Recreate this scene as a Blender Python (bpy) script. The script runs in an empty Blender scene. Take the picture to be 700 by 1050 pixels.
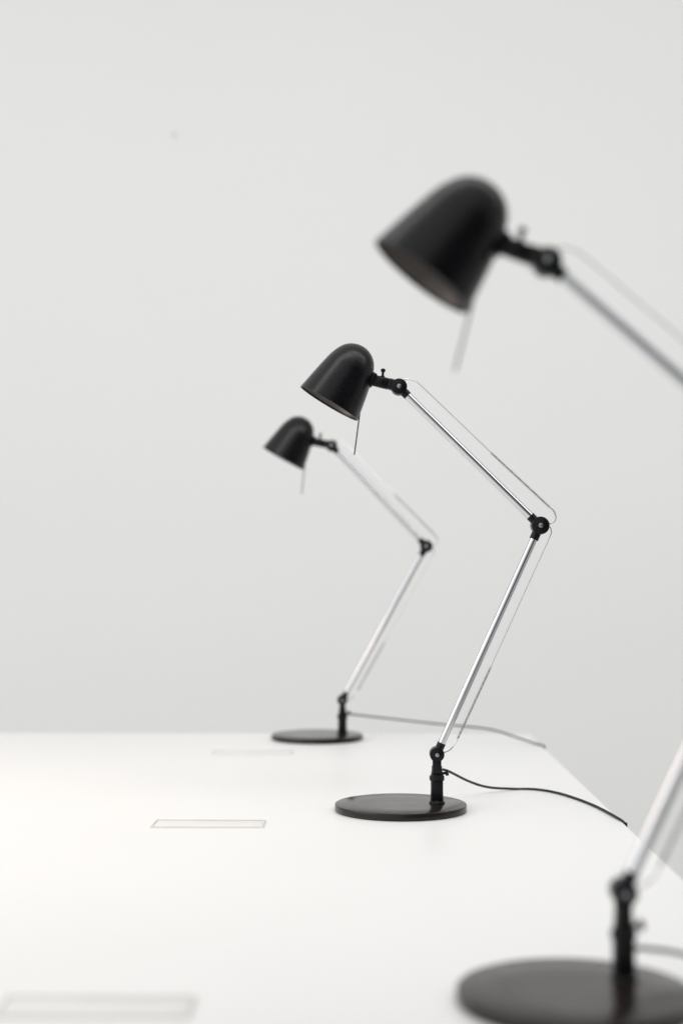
import bpy, bmesh, math
from mathutils import Vector, Matrix
scene = bpy.context.scene
col = scene.collection
R = math.radians
S = 0.001548      # detail unit used for the lamp's small dimensions (m)

# ------------------------------------------------------------------ materials
def new_mat(name):
    m = bpy.data.materials.new(name); m.use_nodes = True
    nt = m.node_tree; b = nt.nodes["Principled BSDF"]
    return m, nt, b
def simple(name, colr, rough, metal=0.0, nscale=60, rvar=0.08, bump=0.0, cvar=0.06, stretch=(1,1,1), spec=0.5):
    m, nt, b = new_mat(name)
    tc = nt.nodes.new("ShaderNodeTexCoord")
    mp = nt.nodes.new("ShaderNodeMapping"); mp.inputs["Scale"].default_value = stretch
    nz = nt.nodes.new("ShaderNodeTexNoise"); nz.inputs["Scale"].default_value = nscale; nz.inputs["Detail"].default_value = 6
    nt.links.new(tc.outputs["Object"], mp.inputs["Vector"]); nt.links.new(mp.outputs[0], nz.inputs["Vector"])
    mr = nt.nodes.new("ShaderNodeMapRange")
    mr.inputs["From Min"].default_value = .3; mr.inputs["From Max"].default_value = .7
    mr.inputs["To Min"].default_value = max(rough-rvar, .02); mr.inputs["To Max"].default_value = rough+rvar
    nt.links.new(nz.outputs["Fac"], mr.inputs["Value"]); nt.links.new(mr.outputs[0], b.inputs["Roughness"])
    mx = nt.nodes.new("ShaderNodeMix"); mx.data_type = 'RGBA'
    mx.inputs["A"].default_value = tuple(c*(1-cvar) for c in colr)+(1,)
    mx.inputs["B"].default_value = tuple(min(c*(1+cvar),1) for c in colr)+(1,)
    nt.links.new(nz.outputs["Fac"], mx.inputs["Factor"]); nt.links.new(mx.outputs["Result"], b.inputs["Base Color"])
    b.inputs["Metallic"].default_value = metal
    b.inputs["Specular IOR Level"].default_value = spec
    if bump > 0:
        bp = nt.nodes.new("ShaderNodeBump"); bp.inputs["Strength"].default_value = bump; bp.inputs["Distance"].default_value = .001
        nt.links.new(nz.outputs["Fac"], bp.inputs["Height"]); nt.links.new(bp.outputs[0], b.inputs["Normal"])
    return m
M_shade  = simple("black_lacquer", (.0034,.0037,.0046), .28, nscale=70, rvar=.06, bump=.08, stretch=(1,1,9), cvar=.2, spec=.26)
M_inner  = simple("shade_inside", (.115,.100,.090), .36, metal=.45, nscale=40)
M_black  = simple("black_plastic", (.004,.0045,.0055), .32, nscale=150, rvar=.06, bump=.03, spec=.22)
M_base   = simple("black_base_metal", (.0145,.0108,.0095), .19, nscale=30, rvar=.03, spec=.31)
M_chrome = simple("polished_steel", (.59,.60,.62), .10, metal=1, nscale=30, rvar=.03)
M_wire   = simple("thin_steel_wire", (.55,.56,.57), .25, metal=1, nscale=30)
M_spring = simple("spring_steel", (.42,.42,.43), .3, metal=1)
M_screw  = simple("screw_steel", (.35,.36,.38), .3, metal=1)
M_rod    = simple("dark_rod", (.06,.06,.065), .35, metal=.3)
M_cord   = simple("cord_rubber", (.007,.009,.018), .5, spec=.25)
M_table  = simple("white_laminate", (.810,.808,.800), .42, nscale=2.2, rvar=.05, cvar=.008)
M_flap   = simple("outlet_lid_metal", (.745,.74,.725), .38, nscale=25)
M_frame  = simple("outlet_frame_metal", (.70,.665,.625), .35, metal=.1, nscale=25)
M_leg    = simple("leg_paint", (.7,.7,.7), .4)
M_wall   = simple("wall_paint", (.846,.849,.838), .9, nscale=1.3, cvar=.008, spec=.2)
M_floor  = simple("floor_screed", (.50,.50,.495), .7, nscale=6, cvar=.12, bump=.1)
M_plug   = simple("wall_filler", (.70,.70,.685), .9)

# ------------------------------------------------------------------ mesh helpers
class MB:
    def __init__(s): s.bm = bmesh.new(); s.mats = []
    def mi(s, m):
        if m not in s.mats: s.mats.append(m)
        return s.mats.index(m)
    def rings(s, rings, m, cap=True, closed=False):
        k = s.mi(m); vs = [[s.bm.verts.new(p) for p in r] for r in rings]; n = len(vs[0])
        pairs = list(zip(vs[:-1], vs[1:]))
        if closed: pairs.append((vs[-1], vs[0]))
        for a, b in pairs:
            for i in range(n):
                f = s.bm.faces.new((a[i], a[(i+1)%n], b[(i+1)%n], b[i])); f.material_index = k
        if cap and not closed:
            f = s.bm.faces.new(list(reversed(vs[0]))); f.material_index = k
            f = s.bm.faces.new(vs[-1]); f.material_index = k
    def lathe(s, prof, m, mat=Matrix(), seg=64, cap=True, closed=False):
        rr = []
        for r, z in prof:
            r = max(r, 1e-5)
            rr.append([mat @ Vector((r*math.cos(2*math.pi*i/seg), r*math.sin(2*math.pi*i/seg), z)) for i in range(seg)])
        s.rings(rr, m, cap, closed)
    def tube(s, pts, r, m, seg=12, cap=True):
        pts = [Vector(p) for p in pts]; rr = []
        t = (pts[1]-pts[0]).normalized()
        n = t.cross(Vector((0,1,0)))
        if n.length < .1: n = t.cross(Vector((0,0,1)))
        n.normalize()
        for i, p in enumerate(pts):
            t = (pts[min(i+1,len(pts)-1)]-pts[max(i-1,0)]).normalized()
            n = (n - t*n.dot(t)).normalized(); b = t.cross(n)
            rr.append([p + r*(n*math.cos(2*math.pi*k/seg)+b*math.sin(2*math.pi*k/seg)) for k in range(seg)])
        s.rings(rr, m, cap)
    def knob(s, c, r, half, m, ch=.0015, seg=40):   # disc with axis along Y
        mt = Matrix.Translation(c) @ Matrix.Rotation(R(90), 4, 'X')
        s.lathe([(r-ch,-half),(r-ch*.3,-half+ch*.3),(r,-half+ch),(r,half-ch),(r-ch*.3,half-ch*.3),(r-ch,half)], m, mt, seg)
    def box(s, c, size, m, mat=Matrix(), bevel=.001):
        k = s.mi(m); b2 = bmesh.new()
        bmesh.ops.create_cube(b2, size=1)
        for v in b2.verts: v.co = Vector((v.co.x*size[0], v.co.y*size[1], v.co.z*size[2]))
        if bevel > 0:
            bmesh.ops.bevel(b2, geom=list(b2.edges), offset=bevel, segments=3, affect='EDGES', profile=.5)
        mp = {v: s.bm.verts.new(mat @ (v.co+Vector(c))) for v in b2.verts}
        for f in b2.faces:
            g = s.bm.faces.new([mp[v] for v in f.verts]); g.material_index = k
        b2.free()
    def mesh(s, name, ang=35):
        bmesh.ops.recalc_face_normals(s.bm, faces=list(s.bm.faces))
        me = bpy.data.meshes.new(name); s.bm.to_mesh(me); s.bm.free()
        for m in s.mats: me.materials.append(m)
        me.polygons.foreach_set("use_smooth", [True]*len(me.polygons))
        me.set_sharp_from_angle(angle=R(ang))
        return me
def smooth(pts, n=10):
    P = [Vector(p) for p in pts]; P = [2*P[0]-P[1]]+P+[2*P[-1]-P[-2]]; out = []
    for i in range(1, len(P)-2):
        a,b,c,d = P[i-1:i+3]
        for k in range(n):
            t = k/n
            out.append(.5*((2*b)+(c-a)*t+(2*a-5*b+4*c-d)*t*t+(3*b-a-3*c+d)*t**3))
    out.append(P[-2]); return out
def add(name, me, parent=None, mat=Matrix()):
    o = bpy.data.objects.new(name, me); col.objects.link(o)
    if parent: o.parent = parent
    o.matrix_local = mat
    return o
def line(a, b, n): return [Vector(a).lerp(Vector(b), i/n) for i in range(n+1)]

# ------------------------------------------------------------------ setting
def plane(name, verts, m):
    me = bpy.data.meshes.new(name); me.from_pydata(verts, [], [(0,1,2,3)]); me.materials.append(m)
    return add(name, me)
FZ = -.74; WY = 5.0
fl = plane("floor", [(-7,-3,FZ),(7,-3,FZ),(7,WY,FZ),(-7,WY,FZ)], M_floor); fl["kind"]="structure"; fl["label"]="plain grey floor under the white desk"; fl["category"]="floor"
b = MB(); b.box((0,WY+.06,(FZ+4.2)/2), (14,.12,4.2-FZ), M_wall, bevel=0)
wall = add("wall", b.mesh("wall")); wall["kind"]="structure"; wall["label"]="plain off-white painted wall behind the desk"; wall["category"]="wall"
b = MB(); b.lathe([(.011,0),(.010,.002),(.0,.0025)], M_plug, Matrix.Translation((-.667,WY,1.94)) @ Matrix.Rotation(R(90),4,'X'), 20)
add("wall_plug", b.mesh("wall_plug"), wall)

# ------------------------------------------------------------------ desk
desk = bpy.data.objects.new("desk", None); col.objects.link(desk)
desk["label"]="long white desk with smooth top and cable outlets"; desk["category"]="desk"
EX = .39; LX = -.86; Y0=.35; Y1=3.35
b = MB(); b.box(((EX+LX)/2,(Y0+Y1)/2,-.0125), (EX-LX,Y1-Y0,.025), M_table, bevel=.0015)
add("tabletop", b.mesh("tabletop"), desk)
for x in (LX+.06, EX-.12):
    for y in (Y0+.1, Y1-.2):
        b = MB(); b.box((0,0,0), (.045,.045,.7145), M_leg, bevel=.002)
        add("leg", b.mesh("leg"), desk, Matrix.Translation((x,y,-.0255-.3572)))
OW=.166; OD=.060
b = MB(); w=.0034; hh=.0022
rr_=[]
for (x0,y0,z) in ((OW/2,OD/2,-.001),(OW/2,OD/2,hh-.0006),(OW/2-.0006,OD/2-.0006,hh),(OW/2-w,OD/2-w,hh),(OW/2-w,OD/2-w,-.001)):
    rr_.append([Vector((x0,y0,z)),Vector((-x0,y0,z)),Vector((-x0,-y0,z)),Vector((x0,-y0,z))])
b.rings(rr_,M_frame,closed=True)
me_frame=b.mesh("outlet_frame")
b = MB(); b.box((0,0,0),(OW-2*w-.0008,OD-2*w-.0010,.0016),M_flap,bevel=.0003); me_lid=b.mesh("outlet_lid")
for y in (1.232,2.13,2.98):
    fr = add("cable_outlet", me_frame, desk, Matrix.Translation((-.228,y,.0)))
    add("lid", me_lid, fr, Matrix.Translation((0,0,.0007)))

# ------------------------------------------------------------------ lamp meshes
D=.2075; BT=.0115; L1=.396; L2=.314; SH=.0885
def m_base():
    b=MB(); r=D/2
    b.lathe([(r-.003,0),(r-.001,.0008),(r,.002),(r,BT-.002),(r-.0006,BT-.0006),(r-.002,BT),(r*.6,BT+.0001),(0,BT+.0001)], M_base, seg=128)
    return b.mesh("base")
def m_post():
    b=MB()
    b.lathe([(.0125,BT),(.0125,BT+.002),(.0105,BT+.004),(.0098,.030),(.0098,.046),(.0118,.048),(.0118,.054),(.0095,.056),(.0082,.064),(.0082,.070)],M_black,seg=40)
    b.box((0,0,.034),(.018,.021,.036),M_black,bevel=.003)
    b.box((0,.0085,.073),(.013,.004,.030),M_black,bevel=.0015)
    b.box((0,-.0085,.073),(.013,.004,.030),M_black,bevel=.0015)
    b.box((0,0,.062),(.0145,.020,.010),M_black,bevel=.002)
    mt=Matrix.Translation((.009,0,.058))@Matrix.Rotation(R(80),4,'Y')
    b.lathe([(.0022,0),(.0022,.004),(.0048,.0045),(.0048,.009),(.003,.0095)],M_black,mt,20)
    return b.mesh("post")
def m_joint(r,half):
    b=MB(); b.knob((0,0,0),r,half,M_black,ch=.002)
    b.knob((0,0,0),r*.62,half+.0016,M_black,ch=.0008)
    b.knob((0,0,0),r*.30,half+.0026,M_screw,ch=.0006,seg=6)
    return b.mesh("joint")
def m_lower():
    b=MB()
    b.tube(line((.012,0,0),(L1-.018,0,0),2),.0059,M_chrome,seg=40)
    b.tube([(.003,0,0),(.006,0,0),(.019,0,0)],.0068,M_black,seg=24)
    b.tube([(L1-.024,0,0),(L1-.010,0,0),(L1,0,0)],.0073,M_black,seg=24)
    return b.mesh("lower_arm")
def m_upper():
    b=MB()
    b.tube(line((.014,0,0),(L2-.014,0,0),2),.0062,M_chrome,seg=40)
    b.tube([(0,0,0),(.010,0,0),(.022,0,0)],.0072,M_black,seg=24)
    b.tube([(L2-.020,0,0),(L2-.010,0,0),(L2,0,0)],.0071,M_black,seg=24)
    return b.mesh("upper_arm")
def helix(x0,x1,z0,z1,r,turns,wr,m,name):
    b=MB(); pts=[]; n=turns*12
    for i in range(n+1):
        t=i/n; a=2*math.pi*turns*t
        pts.append((x0+(x1-x0)*t, r*math.cos(a), z0+(z1-z0)*t+r*math.sin(a)))
    b.tube(pts,wr,m,seg=6); return b.mesh(name)
def U(a,p,y=0): return (a*S,y,-p*S)
def wire(name,pts,r):
    b=MB(); b.tube(smooth([U(*p) for p in pts]),r,M_wire,8); return b.mesh(name)
prof=[(34.3,0),(32.3,11),(29.7,25),(27.0,38),(25.2,45.5),(22.8,52),(19.2,58.8),(14.2,64),(8.2,67.3),(3.5,68.4),(0,68.6)]
def sp(pr,n=5):
    q=smooth([(a,0,c) for a,c in pr],n); return [(max(v.x,0)*S,v.z*S) for v in q]
P=sp(prof)
def m_shade():
    b=MB(); inn=[(r-.0014,z) for r,z in P]
    b.lathe(list(reversed([(r,max(z,.0)) for r,z in inn[:3]]))+P, M_shade, seg=96, cap=False)
    return b.mesh("lamp_shade",50)
def m_inner():
    b=MB(); inn=[(max(r-.0016,0),min(z,.1045)) for r,z in P[1:]]
    b.lathe(inn,M_inner,seg=96,cap=False); return b.mesh("inner_lining",60)
def m_socket():
    b=MB(); b.lathe([(.0,.045),(.016,.045),(.018,.050),(.018,.085),(.012,.095)],M_black,seg=32)
    return b.mesh("bulb_socket")
def m_bracket():
    b=MB()
    def at(x,z,ang): return Matrix.Translation((x*S,0,z*S))@Matrix.Rotation(R(ang),4,'Y')
    b.box((0,0,0),(.030,.012,.0180),M_black,at(-18.5,5.2,14),bevel=.0035)
    b.box((0,0,0),(.010,.018,.024),M_black,at(-28.0,7.5,27),bevel=.003)
    b.box((0,0,0),(.022,.018,.0175),M_black,at(-5,1.8,18),bevel=.0035)
    b.knob((-19*S,0,5*S),.0055,.0078,M_black,ch=.001,seg=24)
    return b.mesh("head_bracket")
def m_thumb():
    b=MB(); b.lathe([(.0034,0),(.0034,.004),(.0020,.005),(.0020,.010),(.0036,.011),(.0038,.0145),(.002,.016),(.0,.0162)],M_black,seg=20); return b.mesh("thumb_screw")
def m_rod():
    b=MB(); b.tube(smooth([(-39*S,0,-18*S),(-41*S,0,-32*S),(-46*S,0,-70*S)]),.0011,M_rod,10); return b.mesh("handle_rod")
ME=dict(base=m_base(),post=m_post(),j1=m_joint(.0115,.0125),j2=m_joint(.0142,.0125),j3=m_joint(.0128,.0115),
        lower=m_lower(),upper=m_upper(),shade=m_shade(),inner=m_inner(),sock=m_socket(),
        lh=wire("wire_hook",[(2,4,.006),(8,10,.004),(16,12.6),(23,12.8)],.0009),
        lw=wire("tension_wire",[(103,13.6),(180,13.8),(246,14),(255,13),(259,9.5),(258,5,.005)],.0007),
        uh=wire("wire_hook",[(-3,4,.006),(-7,11),(-6,17),(0,20.4),(6,20.6)],.0012),
        uw=wire("tension_wire",[(88,18.3),(140,17.8),(188,17),(196,15.5),(203,11.5),(205,6,.004)],.0010),
        br=m_bracket(),th=m_thumb(),rod=m_rod(),
        ls=helix(23*S,103*S,-12.8*S,-13.6*S,.0016,58,.00060,M_spring,"spring"),
        us=helix(6*S,88*S,-20.6*S,-18.3*S,.0016,58,.00060,M_spring,"spring"))
T=Matrix.Translation
def RY(d): return Matrix.Rotation(R(d),4,'Y')
def lamp(loc,a1,a2,head,basephi,cord,label,crad=.0021):
    e=bpy.data.objects.new("desk_lamp",None); e.empty_display_size=.1; col.objects.link(e); e.location=loc
    e["label"]=label; e["category"]="lamp"; e["group"]="black desk lamps in a row on the desk"
    bo=.057
    add("base",ME['base'],e,T((-bo*math.cos(R(basephi)),-bo*math.sin(R(basephi)),0)))
    add("post",ME['post'],e)
    s=Vector((0,0,SH)); el=s+Vector((math.cos(R(a1)),0,math.sin(R(a1))))*L1
    hd=el+Vector((math.cos(R(a2)),0,math.sin(R(a2))))*L2
    lo=add("lower_arm",ME['lower'],e,T(s)@RY(-a1)); add("tension_wire",ME['lw'],lo); add("wire_hook",ME['lh'],lo); add("spring",ME['ls'],lo)
    up=add("upper_arm",ME['upper'],e,T(el)@RY(-a2)); add("tension_wire",ME['uw'],up); add("wire_hook",ME['uh'],up); add("spring",ME['us'],up)
    add("joint",ME['j1'],e,T(s)); add("joint",ME['j2'],e,T(el)); add("joint",ME['j3'],e,T(hd))
    H=T(hd)@RY(head)
    br=add("head_bracket",ME['br'],e,H); add("thumb_screw",ME['th'],br,T((-17*S,0,9*S))@RY(5))
    SL=T((-.1115,0,-.0263))@RY(30.7)
    sh=add("lamp_shade",ME['shade'],e,H@SL); add("inner_lining",ME['inner'],sh); add("bulb_socket",ME['sock'],sh)
    add("handle_rod",ME['rod'],sh,SL.inverted())
    b=MB(); b.tube(smooth([(x-loc[0],y-loc[1],z-loc[2]) for x,y,z in cord],14),crad,M_cord,12); add("power_cord",b.mesh("power_cord"),e)
    return e
cr=.0022
lm=(.1176,2.260,0); ln=(.2323,1.285,0); lf=(-.0445,3.235,0)
lamp(lm,65.5,135.2,0,0,[(.120,2.270,.062),(.136,2.30,.057),(.178,2.39,.027),(.215,2.44,.010),(.262,2.475,cr),(.30,2.47,cr),(.335,2.42,cr),(.368,2.31,cr),(.386,2.19,cr),(.3922,2.15,-.002),(.3928,2.145,-.02),(.393,2.14,-.2),(.393,2.14,-.7)],
     "black desk lamp with steel arms bent forward, on white desk")
lamp(ln,64.5,138.4,6.8,34,[(.235,1.29,.037),(.25,1.295,.036),(.29,1.30,.029),(.34,1.295,.012),(.375,1.275,cr),(.390,1.255,.001),(.3945,1.245,-.02),(.394,1.24,-.2),(.394,1.24,-.7)],
     "black desk lamp with shade tilted steeper, arm stretched wide, on desk")
lamp(lf,61.3,133.1,-1.5,0,[(-.043,3.24,.058),(-.02,3.25,.054),(.06,3.24,.046),(.17,3.20,.038),(.28,3.19,.028),(.34,3.16,.013),(.38,3.12,.003),(.391,3.11,.000),(.3945,3.10,-.02),(.394,3.10,-.2),(.394,3.10,-.7)],
     "black desk lamp with steel arms bent upright, near the desk's end",.0019)

# ------------------------------------------------------------------ light
w=bpy.data.worlds.new("World"); scene.world=w; w.use_nodes=True; nt=w.node_tree
bg=nt.nodes["Background"]; tc=nt.nodes.new("ShaderNodeTexCoord")
def dotramp(vec,stops,interp='EASE'):
    dt=nt.nodes.new("ShaderNodeVectorMath"); dt.operation='DOT_PRODUCT'; dt.inputs[1].default_value=Vector(vec).normalized()
    nt.links.new(tc.outputs["Generated"],dt.inputs[0])
    mr=nt.nodes.new("ShaderNodeMapRange"); mr.inputs["From Min"].default_value=-1; mr.inputs["From Max"].default_value=1
    rp=nt.nodes.new("ShaderNodeValToRGB"); rp.color_ramp.interpolation=interp
    nt.links.new(dt.outputs["Value"],mr.inputs["Value"]); nt.links.new(mr.outputs[0],rp.inputs["Fac"])
    el=rp.color_ramp.elements
    while len(el)<len(stops): el.new(.5)
    for i,(p,c) in enumerate(stops): el[i].position=p; el[i].color=tuple(c)+(1,)
    return rp.outputs[0]
a=dotramp((-.75,.1,.65),[(.25,(.48,.48,.485)),(.8,(1,1,.995))])
d=dotramp((.80,-1,-.25),[(.0,(1,1,1)),(.84,(1,1,1)),(.91,(.15,.15,.155)),(.99,(.10,.10,.105))])  # invented dark patch in the surround, darkens reflections in the steel arms
mx=nt.nodes.new("ShaderNodeMix"); mx.data_type='RGBA'; mx.blend_type='MULTIPLY'; mx.inputs["Factor"].default_value=1
nt.links.new(a,mx.inputs["A"]); nt.links.new(d,mx.inputs["B"])
nt.links.new(mx.outputs["Result"],bg.inputs["Color"]); bg.inputs["Strength"].default_value=.98
def area(name,loc,target,sx,sy,en,colr):
    l=bpy.data.lights.new(name,'AREA'); l.shape='RECTANGLE'; l.size=sx; l.size_y=sy; l.energy=en; l.color=colr
    o=bpy.data.objects.new(name,l); col.objects.link(o); o.location=loc
    o.rotation_euler=(Vector(target)-Vector(loc)).to_track_quat('-Z','Y').to_euler(); return o
area("window_light",(-3.9,1.2,2.3),(0.6,4.2,.6),4.0,3.2,62,(1,.998,.99))
area("wall_fill_light",(1.3,1.6,2.1),(1.3,5.0,.1),5.0,.6,38,(1,.998,.99))  # added fill above the view, brightens the wall; no actual fixture there
area("warm_light",(-1.2,2.25,.8),(-.7,2.2,0),.3,.3,2.2,(1,.64,.45))  # unseen light added to give the desk's left side its warm glow

# ------------------------------------------------------------------ camera
cam=bpy.data.cameras.new("Camera"); co=bpy.data.objects.new("Camera",cam); col.objects.link(co)
co.location=(0,0,.37); co.rotation_euler=(R(90+2.55),0,R(.825))
cam.lens=50; cam.sensor_fit='VERTICAL'; cam.sensor_height=36; cam.clip_end=100; cam.clip_start=.05
cam.dof.use_dof=True; cam.dof.focus_distance=2.23; cam.dof.aperture_fstop=1.9
scene.camera=co
scene.view_settings.view_transform='Standard'; scene.view_settings.look='None'; scene.view_settings.exposure=0
